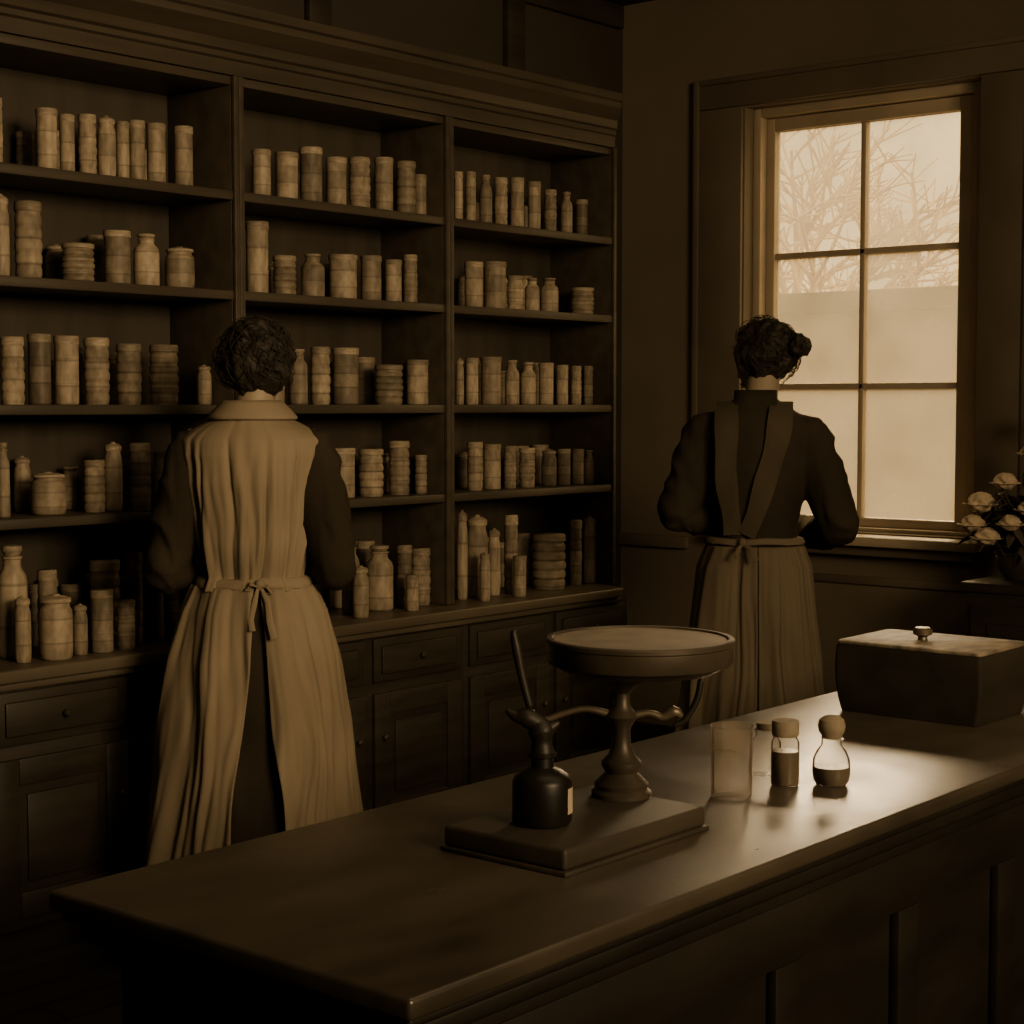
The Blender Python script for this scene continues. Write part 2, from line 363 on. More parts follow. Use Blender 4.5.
# shelf survey: bearing of each jar, its apparent width and top
rows = {
 (1,0): [(3,12,98),(52,22,109),(72,16,115),(92,20,115),(111,20,116),(127,14,122),(141,17,121),(160,20,124),(187,20,127)],
 (1,1): [(5,18,194),(32,30,202),(81,36,244),(120,28,231),(149,28,234),(182,32,247)],
 (1,2): [(14,26,337),(41,24,334),(68,26,336),(98,28,338),(130,28,344),(165,32,345),(205,16,365)],
 (1,3): [(3,14,442),(48,38,472),(94,24,460),(113,20,442),(140,24,443),(164,22,452),(190,22,455)],
 (1,4): [(10,32,545),(45,22,570),(103,34,560),(132,20,552),(152,22,560)],
 (2,0): [(264,20,150),(289,24,153),(313,24,148),(338,22,158),(361,24,158),(385,20,158),(407,22,162),(427,14,176)],
 (2,1): [(259,24,222),(286,26,256),(314,26,254),(344,30,255),(372,22,256),(394,18,260),(411,16,255),(428,16,262)],
 (2,2): [(276,20,352),(299,20,349),(321,22,347),(346,28,348),(389,32,365),(419,24,360)],
 (2,3): [(342,28,448),(371,28,449),(399,24,441),(421,14,455)],
 (2,4): [(350,20,540),(379,30,545),(404,18,545),(423,22,548)],
 (3,0): [(459,10,172),(471,12,172),(486,14,175),(501,15,178),(517,15,178),(534,14,182),(550,14,190),(566,13,192),(581,13,200)],
 (3,1): [(474,20,262),(495,24,262),(515,18,276),(532,16,278),(549,20,278),(582,26,288)],
 (3,2): [(460,9,358),(472,14,358),(491,22,357),(512,16,360),(528,17,362),(546,16,363),(562,13,365),(576,12,366),(588,11,366)],
 (3,3): [(475,18,442),(492,19,444),(510,14,446),(527,18,448),(549,17,449),(564,14,449),(578,13,449),(591,11,450)],
 (3,4): [(462,12,510),(477,24,515),(494,14,528),(511,16,515),(549,38,534),(576,14,520),(590,14,516),(603,13,518)],
}
shelfname = ['top shelf','second shelf','third shelf','fourth shelf','worktop']
rb = random.Random(21)
back_plan = {(1,0):[30,60,100,150],(1,1):[60,100,205],(1,2):[50,84,115,186],(1,3):[22,70,128,206],(1,4):[28,44,70,88,118,170,192],(2,0):[300,350,396],(2,1):[275,330,400],(2,2):[262,335,365,405],(2,3):[330,356,386,410],
             (2,4):[336,365,392,414],(3,0):[480,525,560,590],(3,1):[465,485,505,525,560,575,595],(3,2):[483,503,537,570,595],(3,3):[465,485,520,540,572],(3,4):[470,487,503,522,537,566,586,600]}
front_plan = {(1,4):[(22,18,596),(52,36,594),(80,16,604),(101,24,590),(126,20,600)], (2,4):[(362,18,566),(414,14,575)], (3,4):[(487,12,552),(522,14,556)]}
topz = {0:.13,1:.14,2:.16,3:.15,4:.20}
placed = []
def put(k, mi, X, Y, zs, r, h, lev):
    for (X2, Y2, r2, l2) in placed:
        if l2 == lev and math.hypot(X-X2, Y-Y2) < r+r2+.002: return
    placed.append((X, Y, r, lev))
    mb, ml = meshes[(k,mi)]
    o = bpy.data.objects.new(names[k], mb); COL.objects.link(o)
    o.location = (X, Y, zs); o.scale = (r/1.06, r/1.06, h); o.rotation_euler = (0,0,random.uniform(0,6))
    asp = h/(2*r)
    size = 'tall ' if asp > 2.2 else ('squat ' if asp < 1.2 else '')
    o['label'] = size + labs[k] + ' on the ' + shelfname[lev]
    o['category'] = 'bottle' if k == 3 else 'jar'
    o['group'] = 'jars on the ' + shelfname[lev]
    l = bpy.data.objects.new(lids[k], ml); COL.objects.link(l); l.parent = o
def survey(uu, wv, vt, Yj, zs):
    a = (uu-512)/FU
    X = Yj*(C40+S40*a)/(S40-C40*a); F = C40*X+S40*Yj
    bb = (512-vt)/FU; zt = 1.45+F*(-.0617+.9981*bb)/(.9981+.0617*bb)
    return X, wv/2*F/FU*.97, max(zt-zs, .05)
for (bay, lev), lst in rows.items():
    zs = (SH+[ZT])[lev]
    zs += .0012 if lev < 4 else .0005
    lastx = XS[bay]+.019
    for uu, wv, vt in lst:
        Yj = 3.965 if lev < 4 else 3.955
        X, r, h = survey(uu, wv, vt, Yj, zs)
        X = min(max(X, lastx+.003+r), XS[bay+1]-.021-r)
        if X-r < lastx: continue
        lastx = X+r
        asp = h/(2*r)
        k = random.choice([0,1,1,2]) if asp < 1.6 else random.choice([0,0,2,1,2,3,0])
        if lev == 4: k = random.choice([1,2,3,0])
        if asp < 1.1: k = random.choice([2,1])
        put(k, random.choice([0,0,1,2,0,1,3]), X, Yj, zs, r, h, lev)
    lastx = XS[bay]+.021
    for uu in back_plan.get((bay,lev), []):
        Yj = 4.115; a = (uu-512)/FU
        X = Yj*(C40+S40*a)/(S40-C40*a); r = rb.uniform(.024,.036); h = topz[lev]*rb.uniform(.75,1.08)
        X = max(X, lastx+.003+r)
        if X+r > XS[bay+1]-.021: continue
        lastx = X+r
        put(rb.choice([0,1,2,0,3]), rb.choice([1,0,3,2]), X, Yj, zs-(.0008 if lev < 4 else 0), r, h, lev)
    for uu, wv, vt in front_plan.get((bay,lev), []):
        X, r, h = survey(uu, wv, vt, 3.845, zs); r = min(r, .058)
        yy = 3.855-max(0, r-.026)*.8
        put(rb.choice([1,2,1,0]), rb.choice([0,1,0]), X, yy, zs, r, h, lev)

# ------------------------------------------------------------------ counter
ct = empty('shop_counter', (1.288, 1.22, 0), "long dark wooden shop counter with moulded edge and panelled sides", 'counter')
CX0, CX1, CY0, CY1, CZ = 1.288, 4.75, 1.220, 1.858, .83
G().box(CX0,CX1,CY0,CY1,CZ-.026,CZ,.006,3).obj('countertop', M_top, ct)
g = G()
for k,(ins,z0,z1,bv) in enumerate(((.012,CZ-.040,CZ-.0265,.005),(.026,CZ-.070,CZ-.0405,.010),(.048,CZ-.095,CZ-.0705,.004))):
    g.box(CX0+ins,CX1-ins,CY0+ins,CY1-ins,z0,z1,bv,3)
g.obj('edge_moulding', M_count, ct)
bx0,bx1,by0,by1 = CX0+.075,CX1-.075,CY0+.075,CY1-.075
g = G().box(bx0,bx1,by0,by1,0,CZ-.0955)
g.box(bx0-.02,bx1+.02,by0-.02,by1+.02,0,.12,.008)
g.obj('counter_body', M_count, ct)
g = G(); t = .018
g.box(bx0-t,bx1+t,by0-t,by0-.0003,.64,.734,.004); g.box(bx0-t,bx1+t,by0-t,by0-.0003,.1205,.20,.004)
x = bx0; xs = [bx0-t]
while x < bx1-.3: x += .375; xs.append(x)
for x in xs: g.box(x, x+.07, by0-t, by0-.0003, .2,.64,.004)
g.box(bx0-t,bx0-.0003,by0,by1,.64,.734,.004); g.box(bx0-t,bx0-.0003,by0,by1,.1205,.2,.004)
for y in (by0, by1-.07): g.box(bx0-t,bx0-.0003,y,y+.07,.2,.64,.004)
g.obj('panel_frame', M_count, ct)

# ------------------------------------------------------------------ weighing scale
sc = empty('weighing_scale', (1.93, 1.495, CZ), "antique counter scale with round pan on turned column and plinth", 'scale')
g = G().box(1.757,2.098,1.383,1.607,CZ+.0005,CZ+.007,.002,2); g.box(1.761,2.094,1.387,1.603,CZ+.0065,CZ+.036,.006,4)
g.obj('scale_base', M_plinth, sc)
px, py = 2.066, 1.520
cp = [(.044,0),(.045,.007),(.039,.012),(.041,.019),(.034,.026),(.024,.036),(.030,.046),(.030,.052),(.020,.062),(.014,.078),(.013,.10),(.019,.112),(.025,.120),(.019,.128),(.013,.136),(.013,.155),(.026,.168),(.040,.178),(.040,.184)]
G().lathe([(.001,0)]+cp+[(.001,.1841)], (px,py,CZ+.0365), 32).obj('scale_column', M_pan, sc)
zp = CZ+.0365+.1845
pc = (px+.024,py-.016,zp)
pan = [(.001,0),(.085,.0),(.112,.003),(.122,.008),(.127,.013),(.137,.015),(.139,.018),(.139,.043),(.141,.045),(.141,.051),(.139,.053),(.132,.053),(.130,.049),(.001,.0485)]
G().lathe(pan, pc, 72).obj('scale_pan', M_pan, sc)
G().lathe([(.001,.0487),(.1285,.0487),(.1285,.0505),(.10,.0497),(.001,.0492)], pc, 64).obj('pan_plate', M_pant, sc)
dr = Vector((S40,-C40,0)); c0 = Vector((px,py,CZ+.155))
def P(s_, z): return tuple(c0+dr*s_+Vector((0,0,z)))
g = G().tube([P(-.008,0),P(-.05,.012),(P(-.085,.006)),P(-.12,-.006),P(-.135,.004)],[.007,.005,.005,.005,.008],12)
g.tube([P(.008,0),P(.04,.006),P(.06,.0),P(.078,.008),P(.088,.002)],[.007,.005,.006,.009,.005],12)
g.obj('scale_beam', M_brass, sc)
G().tube([P(.118,.054),P(.112,.025),P(.095,-.004),P(.080,-.012)],[.005,.005,.005,.004],10).obj('scale_hook', M_iron, sc)

bz = CZ+.0367
ib = empty('ink_bottle', (1.859,1.505,bz), "dark glass ink bottle with paper label and metal spout", 'bottle')
bc = (1.859,1.505,bz)
G().lathe([(.001,0),(.039,0),(.042,.004),(.042,.058),(.039,.066),(.028,.074),(.017,.079),(.016,.092),(.020,.094),(.020,.099),(.001,.0995)], bc, 40).obj('bottle_body', M_ink, ib)
vr = []
for zz in (.016,.052):
    vr.append([(bc[0]+.0428*math.cos(a), bc[1]+.0428*math.sin(a), bz+zz) for a in [rad(-84+i*4) for i in range(13)]])
G().loft(vr, cap=False, close=False).obj('bottle_label', M_label, ib)
B = Vector(bc)
def Q(s_, z): return tuple(B+dr*s_+Vector((0,0,z)))
g = G().tube([Q(0,.0995),Q(-.001,.115),Q(-.002,.130),Q(-.008,.143)],[.017,.014,.019,.012],16)
g.tube([Q(-.004,.138),Q(-.022,.148),Q(-.036,.150),Q(-.048,.158)],[.013,.014,.009,.004],14)
g.tube([Q(.0,.125),Q(.012,.134),Q(.022,.140)],[.012,.009,.004],12)
g.obj('spout_cap', M_iron, ib)
G().tube([Q(-.018,.1655),Q(-.028,.205),Q(-.036,.245),Q(-.040,.268)],[.0055,.006,.007,.0045],12).obj('dip_pen', M_iron, label="dark wooden dip pen standing upright in the ink bottle", cat='pen', origin=Q(-.018,.16))

def vessel(name, loc, prof, label, cat, extra=None):
    e = empty(name, loc, label, cat)
    G().lathe(prof, loc, 32).obj('glass_body', M_vglass, e)
    for nm, pr, mt in (extra or []): G().lathe(pr, loc, 28).obj(nm, mt, e)
zc = CZ+.0008
vessel('glass_tumbler', (2.300,1.476,zc), [(.001,0),(.031,0),(.0325,.004),(.0335,.112),(.0345,.114),(.032,.112),(.0305,.008),(.001,.007)], "empty straight-sided clear glass tumbler on the counter", 'glass')
vessel('glass_vial', (2.428,1.455,zc), [(.001,0),(.021,0),(.023,.004),(.023,.070),(.020,.076),(.018,.08),(.001,.0802)], "small clear glass vial with a tall cork stopper", 'bottle',
       [('stopper', [(.001,.0805),(.0205,.0805),(.022,.084),(.0225,.100),(.021,.106),(.001,.107)], M_cork),
        ('vial_contents', [(.001,.002),(.0205,.002),(.0215,.006),(.0215,.056),(.001,.058)], M_liq)])
vessel('glass_flask', (2.478,1.398,zc), [(.001,0),(.024,0),(.029,.008),(.031,.022),(.030,.042),(.024,.056),(.017,.064),(.016,.074),(.019,.076),(.001,.0762)], "round-shouldered glass bottle with brown contents and rounded stopper", 'bottle',
       [('stopper', [(.001,.0765),(.016,.0765),(.017,.082),(.021,.088),(.0225,.097),(.020,.107),(.012,.113),(.001,.114)], M_cork),
        ('bottle_contents', [(.001,.002),(.0225,.002),(.0275,.009),(.0295,.022),(.0288,.030),(.001,.031)], M_liq)])
vessel('glass_jar', (2.475,1.520,zc), [(.001,0),(.022,0),(.025,.004),(.025,.055),(.018,.065),(.018,.074),(.021,.076),(.001,.0762)], "short stoppered glass jar on the counter", 'jar',
       [('stopper', [(.001,.0765),(.016,.0765),(.017,.088),(.001,.089)], M_cork)])

bx = (3.206,1.582)
wb = empty('wooden_box', (bx[0],bx[1],CZ), "dark aged blocky wooden box with scuffed flat lid and knob", 'box')
def rrect(cx,cy,hx,hy,z,r=.008,n=4):
    p = []
    for (sx,sy,a0) in ((1,1,0),(-1,1,90),(-1,-1,180),(1,-1,270)):
        for k in range(n+1):
            a = rad(a0+90*k/n); p.append((cx+sx*(hx-r)+r*math.cos(a), cy+sy*(hy-r)+r*math.sin(a), z))
    return p
rings = [rrect(bx[0],bx[1],.115*q,.159*q,CZ+.0008+z) for z,q in ((0,.925),(.004,.935),(.03,.970),(.06,.993),(.09,1.0),(.118,.996),(.1365,.985))]
G().loft(rings).obj('box_body', M_boxw, wb, ang=50)
g = G().loft([rrect(bx[0],bx[1],.112,.1555,CZ+.1377,.012),rrect(bx[0],bx[1],.113,.1565,CZ+.139,.012),rrect(bx[0],bx[1],.1125,.156,CZ+.1435,.012),rrect(bx[0],bx[1],.108,.152,CZ+.1455,.012)])
g.obj('box_lid', M_lid, wb, ang=50)
G().lathe([(.001,0),(.010,0),(.009,.006),(.014,.009),(.019,.011),(.0195,.020),(.015,.025),(.001,.026)], (3.20,1.600,CZ+.1458), 28).obj('knob', M_brass, wb)

# ------------------------------------------------------------------ low cabinet by the window and plant
lc = empty('side_cabinet', (5.28,1.5,0), "low dark wooden side cabinet against the window wall", 'cabinet')
g = G().box(5.31,5.668,1.52,2.50,0,.835,.004); g.box(5.30,5.669,1.50,2.52,.8355,.87,.008)
g.obj('cabinet_body', M_wood, lc)
for a,b_ in ((1.55,2.0),(2.03,2.48)):
    g = G().box(5.297,5.3095,a,b_,.10,.80,.004); g.box(5.290,5.2965,a+.06,b_-.06,.16,.74,.005); g.obj('door', M_wood, lc)
pp = (5.47,2.39,.8708)
pl = empty('potted_plant', pp, "leafy flowering plant with pale blooms in a dark glazed pot", 'plant')
G().lathe([(.001,0),(.045,0),(.05,.006),(.07,.04),(.078,.07),(.075,.08),(.080,.085),(.080,.092),(.072,.092),(.07,.08),(.001,.075)], pp, 32).obj('pot', M_pot, pl)
gs = G(); gl_ = G(); tips = []
fl = [(.08,.02,.20),(-.06,.11,.25),(-.03,.04,.32),(-.12,-.02,.19),(.02,-.09,.53),(-.06,-.07,.42),(-.06,-.13,.29),(-.10,.07,.14),(-.08,.13,.18),(-.12,-.09,.24)]
for i in range(44):
    if i < len(fl): tip = Vector(pp)+Vector(fl[i])
    else:
        a = random.uniform(0,6.28); r = random.uniform(.03,.15); tip = Vector(pp)+Vector((r*math.cos(a)*.8-.01, r*math.sin(a), random.uniform(.06,.30)))
    b0 = Vector(pp)+Vector((0,0,.07)); tips.append(tip)
    gs.tube([b0, b0.lerp(tip,.5)+Vector((0,0,.05)), tip],[.004,.003,.002],8)
    for k in range(6):
        c = b0.lerp(tip, random.uniform(.5,.95))+Vector((.01,0,.02)); d = Vector((random.uniform(-1,1),random.uniform(-1,1),random.uniform(-.7,.6))).normalized()
        n = d.cross(Vector((.3,.2,1))).normalized(); l = random.uniform(.05,.085)
        gl_.ribbon([c+d*(l*t) + Vector((0,0,-.02*t*t)) for t in (0,.25,.5,.75,1)], [n.cross(d)]*5, [.004,.030,.038,.024,.003], .002)
gs.obj('stem', M_leaf, pl); gl_.obj('foliage', M_leaf, pl, kind='stuff')
for ti_, tip in enumerate(tips[:10]):
    bm = bmesh.new(); bmesh.ops.create_icosphere(bm, subdivisions=4, radius=1); R0 = random.uniform(.032,.042)
    vv = []
    for q in bm.verts:
        d = q.co; a = math.atan2(d.y, d.x); swirl = math.sin(a*5+d.z*5+ti_)
        k = R0*(1+.16*swirl*(1-abs(d.z))+.16*noise.noise(d*3+Vector((ti_,0,0))))
        vv.append(tip+Vector((d.x*k, d.y*k, d.z*k*.8+.006)))
    ff = [[q.index for q in f.verts] for f in bm.faces]; bm.free()
    g = G().add(vv, ff)
    for k in range(7):
        a = k*.9+ti_; d = Vector((math.cos(a),math.sin(a),-.1)).normalized(); n = d.cross(Vector((0,0,1))).normalized()
        g.ribbon([tip+d*(R0*1.45*t)+Vector((0,0,.014*t*t-.006)) for t in (.2,.5,.8,1)], [n.cross(d)]*4, [.022,.038,.040,.026], .003)
    g.obj('blossom', M_petal, pl, ang=180)

# ------------------------------------------------------------------ people
TP = [(.78,.15,.115),(.86,.165,.125),(.95,.145,.11),(1.01,.118,.092),(1.07,.126,.098),(1.16,.148,.112),(1.25,.166,.118),(1.32,.170,.112),(1.36,.155,.10),(1.385,.125,.085),(1.405,.092,.07),(1.42,.064,.058),(1.44,.055,.054)]
def ti(z, T=TP):
    if z <= T[0][0]: return T[0][1], T[0][2]
    for p, q in zip(T, T[1:]):
        if z <= q[0]:
            t = (z-p[0])/(q[0]-p[0])
            return p[1]+(q[1]-p[1])*t, p[2]+(q[2]-p[2])*t
    return T[-1][1], T[-1][2]
SK0 = [(.12,.268,.245),(.35,.243,.220),(.60,.216,.192),(.80,.190,.166),(.92,.160,.135),(.97,.138,.112),(1.0,.124,.098)]
def fold(th, z, seed, f1=2.4, f2=5.0):
    c_, s_ = math.cos(th), math.sin(th)
    th = th+.22*noise.noise(Vector((c_*1.7, s_*1.7, z*2.4+seed)))+.05*noise.noise(Vector((c_*5, s_*5, z*6+seed)))
    c_, s_ = math.cos(th), math.sin(th)
    a = noise.noise(Vector((c_*f1, s_*f1, z*.9+seed)))
    b_ = noise.noise(Vector((c_*f2, s_*f2, z*1.3+seed*2)))
    d_ = noise.noise(Vector((c_*f2*2.0, s_*f2*2.0, z*2.4+seed*3)))
    e_ = noise.noise(Vector((c_*f2*2.6, s_*f2*2.6, z*7+seed*3)))
    return a*1.0+b_*.85+d_*.45+e_*.12

def ell_ring(a, b_, z, n=64, fn=None, yc=0):
    out = []
    for j in range(n):
        th = 2*math.pi*j/n; k = fn(th, z) if fn else 0
        out.append(((a+k)*math.cos(th), yc+(b_+k)*math.sin(th), z))
    return out

def hand(g, wrist, sgn, jc, jr):
    w = Vector(wrist); c = Vector(jc)
    palm = c+Vector((sgn*(jr+.017), -.012, 0))
    g.tube([w, w.lerp(palm,.5), palm+Vector((0,.012,0))],[.024,.027,.026],14,4,.75)
    g.tube([palm+Vector((0,0,-.022)), palm+Vector((0,.0,.024))],[.022,.021],12)
    for k,(dz,ln) in enumerate(((.030,.95),(.011,1.05),(-.009,1.0),(-.028,.82))):
        R_ = jr+.0095; pts = []
        for ang in (0,32,64,96):
            a = rad(ang*ln*.9+5); pts.append(c+Vector((sgn*R_*math.cos(a)+sgn*.002, R_*math.sin(a)*1.25+.004, dz)))
        g.tube([palm+Vector((0,.005,dz*.8))]+pts,[.010,.0092,.0085,.008,.0068],10,4)
    R_ = jr+.011
    g.tube([palm+Vector((0,-.012,.012)), c+Vector((sgn*R_*math.cos(rad(-35)), R_*math.sin(rad(-35)), .022)), c+Vector((sgn*R_*math.cos(rad(-75)), R_*math.sin(rad(-75)), .026))],[.0125,.0105,.0085],10,4)

def person(name_label, loc, rotz, scale, cfg):
    sd = cfg['seed']; SKP = cfg['skp']
    hy, tilt, roll = rad(cfg.get('yaw',0)), rad(cfg.get('tilt',0)), rad(cfg.get('roll',0))
    hc = Vector((0,.012,1.553))
    def hx(p):
        q = p-Vector((0,0,1.44)); q = Matrix.Rotation(hy,3,'Z') @ (Matrix.Rotation(-tilt,3,'X') @ q); q = Matrix.Rotation(roll,3,'Y') @ q
        return q+Vector((cfg.get('hox',0),cfg.get('hoy',0),1.44))
    g = G()
    zz = [.80,.86,.92,.98,1.03,1.10,1.18,1.26,1.32,1.36,1.385,1.405,1.42]
    g.loft([ell_ring(ti(z)[0]*.93, ti(z)[1]*.93, z, 40) for z in zz])
    g.tube([(0,0,1.34),(cfg.get('hox',0)*.5,.0,1.42),hx(Vector((0,.006,1.50)))],[.054,.049,.05],20)
    hg = G(); rings = []; seg = 36
    for i in range(1, seg):
        ph = math.pi*i/seg-math.pi/2; rg = []
        for j in range(seg):
            a = 2*math.pi*j/seg; dx, dy, dz = math.cos(ph)*math.cos(a), math.cos(ph)*math.sin(a), math.sin(ph)
            x, y, z = .073*dx, .094*dy, .106*dz
            if dz < 0: x *= 1+.28*dz; y = y*(1+.15*dz) + .014*(-dz)
            if dy > .3 and -.1 < dz < .25: y -= .004*math.exp(-((abs(dx)-.38)/.15)**2)*1.5
            rg.append((hc.x+x, hc.y+y, hc.z+z))
        rings.append(rg)
    hg.loft(rings)
    hg.tube([(0,.100,1.568),(0,.113,1.545),(0,.122,1.527)],[.007,.009,.0115],10)
    hg.ell((0,.106,1.524),(.015,.010,.007),12)
    hg.ell((0,.101,1.496),(.021,.009,.0045),12); hg.ell((0,.099,1.488),(.018,.009,.0055),12)
    hg.ell((0,.086,1.460),(.018,.016,.014),12)
    for s_ in (-1,1):
        hg.ell((s_*.074,.004,1.548),(.008,.017,.030),12); hg.ell((s_*.029,.098,1.583),(.020,.008,.005),10)
    hg.xf(hx); g.add(hg.v, hg.f)
    A = cfg['arms']
    for s_, (sh, el, wr) in zip((-1,1), A):
        g.tube([(sh[0]*.8,sh[1],sh[2]+.0), sh, Vector(sh).lerp(Vector(el),.5), el, Vector(el).lerp(Vector(wr),.4), wr],[.042,.045,.040,.034,.035,.024],16)
        hand(g, wr, s_, (cfg['hold'][0]+s_*.045, cfg['hold'][1], cfg['hold'][2]), .022)
    for s_ in (-1,1):
        g.tube([(s_*.078,0,.87),(s_*.082,.01,.66),(s_*.085,.012,.48),(s_*.085,-.012,.32),(s_*.085,-.012,.085)],[.085,.075,.053,.052,.034],16)
        g.tube([(s_*.087,-.03,.045),(s_*.09,.05,.042),(s_*.093,.13,.026)],[.034,.034,.022],14,4,.8)
    ob = g.obj('person', M_skin, local=True, label=name_label, cat='person')
    remesh(ob, .0052, 2)
    mz = min(v.co.z for v in ob.data.vertices)
    for v in ob.data.vertices:
        if v.co.z < .3: v.co.z -= (mz-.012)*(1-v.co.z/.3)
    ob.location = loc; ob.rotation_euler = (0,0,rotz); ob.scale = (scale,)*3
    kw = dict(parent=ob, local=True)
    for s_ in (-1,1):
        e = G().ell((s_*.029,.092,1.566),(.0125,.0105,.0095),14); e.xf(hx); e.obj('eye', M_eye, **kw)
        sh = G(); rr = []
        for y,w,h0 in ((-.075,.022,.03),(-.062,.036,.075),(-.02,.040,.105),(.02,.038,.10),(.06,.042,.070),(.11,.044,.058),(.15,.038,.05),(.178,.018,.035)):
            rr.append([(s_*.09+w*math.cos(a), y, .002+h0*.5*(1+math.sin(a))) for a in [2*math.pi*j/20 for j in range(20)]])
        sh.loft(rr).obj('shoe', M_shoe, **kw)
    # hair: soft pinned-up mass with fine strands and flyaways
    bm = bmesh.new(); bmesh.ops.create_icosphere(bm, subdivisions=6, radius=1)
    hr = cfg['hair']; hv = []
    def strand(d, s0):
        w_ = noise.noise(d*2.2+Vector((s0,1,2)))*3.0
        lat = math.atan2(d.x, d.z+.3)
        return math.sin(lat*17+w_*2.4)*.4+math.sin(lat*37+w_*4)*.4
    for v in bm.verts:
        d = v.co.copy()
        n1 = noise.noise(d*1.9+Vector((sd,0,0))); n2 = noise.noise(d*3.9+Vector((sd,3,0))); n3 = noise.noise(d*9)
        k = 1+.16*n1+.09*n2+.03*n3+.010*strand(d,sd)
        p = Vector((d.x*hr[0]*k, d.y*hr[1]*k-.012, d.z*hr[2]*k+.014))
        m_ = max(0,min(1,(d.y-.15)/.35))*max(0,min(1,(.62-d.z)/.35))
        p = p*(1-.45*m_)
        if d.z < -.4: p.x *= 1-.25*min(1,(-.4-d.z)/.5)
        hv.append(hc+p)
    hf = [[q.index for q in f.verts] for f in bm.faces]; bm.free()
    h = G().add(hv, hf)
    for (c, r) in cfg.get('buns', []):
        bm = bmesh.new(); bmesh.ops.create_icosphere(bm, subdivisions=5, radius=1)
        vv = []
        for q in bm.verts:
            sp_ = math.atan2(q.co.z,q.co.x)*2+q.co.y*6
            vv.append(Vector(c)+Vector((q.co.x*r[0],q.co.y*r[1],q.co.z*r[2]))*(1+.08*math.sin(sp_)+.24*noise.noise(q.co*2.0+Vector((sd,9,c[0]*50)))+.06*noise.noise(q.co*8)))
        ff = [[q.index for q in f.verts] for f in bm.faces]; bm.free(); h.add(vv, ff)
    rs = random.Random(sd)
    for i in range(480):
        a = rs.uniform(0,6.28); e = rs.uniform(-.7,1.4)
        d = Vector((math.cos(a)*math.cos(e), math.sin(a)*math.cos(e), math.sin(e)))
        if d.y > .2 and d.z < .6: continue
        c = hc+Vector((d.x*hr[0], d.y*hr[1]-.012, d.z*hr[2]+.014)); t = d.cross(Vector((rs.uniform(-1,1),rs.uniform(-1,1),rs.uniform(-1,1)))).normalized()
        R_ = rs.uniform(.012,.034); f_ = rs.uniform(.15,.70); pts = [c+d*(R_*f_*math.sin(q)-.002)+t*(R_*math.cos(q)) for q in (0,.8,1.6,2.4,3.1)]
        h.tube(pts,[.0005,.0010,.0012,.0010,.0004],5,3)
    h.xf(hx)
    h.obj('hair', M_hair, ang=180, **kw)
    # dress
    g = G()
    zz = [.90,.96,1.0,1.04,1.10,1.16,1.22,1.28,1.32,1.35,1.375,1.395,1.41,1.425]
    g.loft([ell_ring(ti(z)[0]+.004, ti(z)[1]+.004, z, 48) for z in zz])
    zs = [.12+.88*i/30 for i in range(31)]
    g.loft([ell_ring(ti(z,SKP)[0]*(1-.13*(1-z)), ti(z,SKP)[1]*(1-.13*(1-z)), z, 120, lambda th,z_: .016*(1-z_)*fold(th,z_,sd+5)) for z in zs])
    for s_, (sh, el, wr) in zip((-1,1), A):
        sh, el, wr = Vector(sh), Vector(el), Vector(wr); k = cfg['sleeve']
        g.tube([Vector((sh.x*.7,sh.y,sh.z-.012)), sh, sh.lerp(el,.25), sh.lerp(el,.55), sh.lerp(el,.8), el, el.lerp(wr,.3), el.lerp(wr,.65), wr.lerp(el,.08)],
               [.044*k,.053*k,.062*k,.063*k,.060*k,.052*k,.054*k,.046*k,.032],20)
    dr_ = g.obj('dress', M_dress, local=True, parent=ob)
    def wr_(co, n):
        if co.z > .98 or abs(co.x) > .2:
            side = min(1,max(0,(abs(co.x)-.17)/.05)); 
            amp = .003+.010*side
            w_ = Vector((co.x*7, co.y*7, co.z*(14 if side > .5 else 6)+sd + co.x*6*side))
            q = (1-2.6*abs(noise.noise(w_)))*.8+.4*noise.noise(Vector((co.x*18,co.y*18,co.z*24)))
            return co+n*(amp*q)
        return co
    remesh(dr_, .008, 2, wr_)
    return ob, kw

def apron_grid(rowsz, prof, off, gap, seed, amp, cols=320):
    g = G(); R_ = []
    for z in rowsz:
        a, b_ = ti(z, prof); c, hg_ = gap(z); row = []
        hl = hg_*(1+.30*noise.noise(Vector((z*4,seed,0)))); hr_ = hg_*(1+.36*noise.noise(Vector((z*3,seed,7))))
        for j in range(cols+1):
            th_ = -math.pi/2+c+hl+(2*math.pi-hl-hr_)*j/cols
            k = off+amp(z)*fold(th_, z, seed)
            row.append(((a+k)*math.cos(th_), (b_+k)*math.sin(th_), z+.025*noise.noise(Vector((math.cos(th_)*3,math.sin(th_)*3,seed)))*(1-z)))
        R_.append(row)
    g.loft(R_, cap=False, close=False); return g

def solid(o, t=.004):
    m_ = o.modifiers.new('thickness','SOLIDIFY'); m_.thickness = t; m_.offset = 0

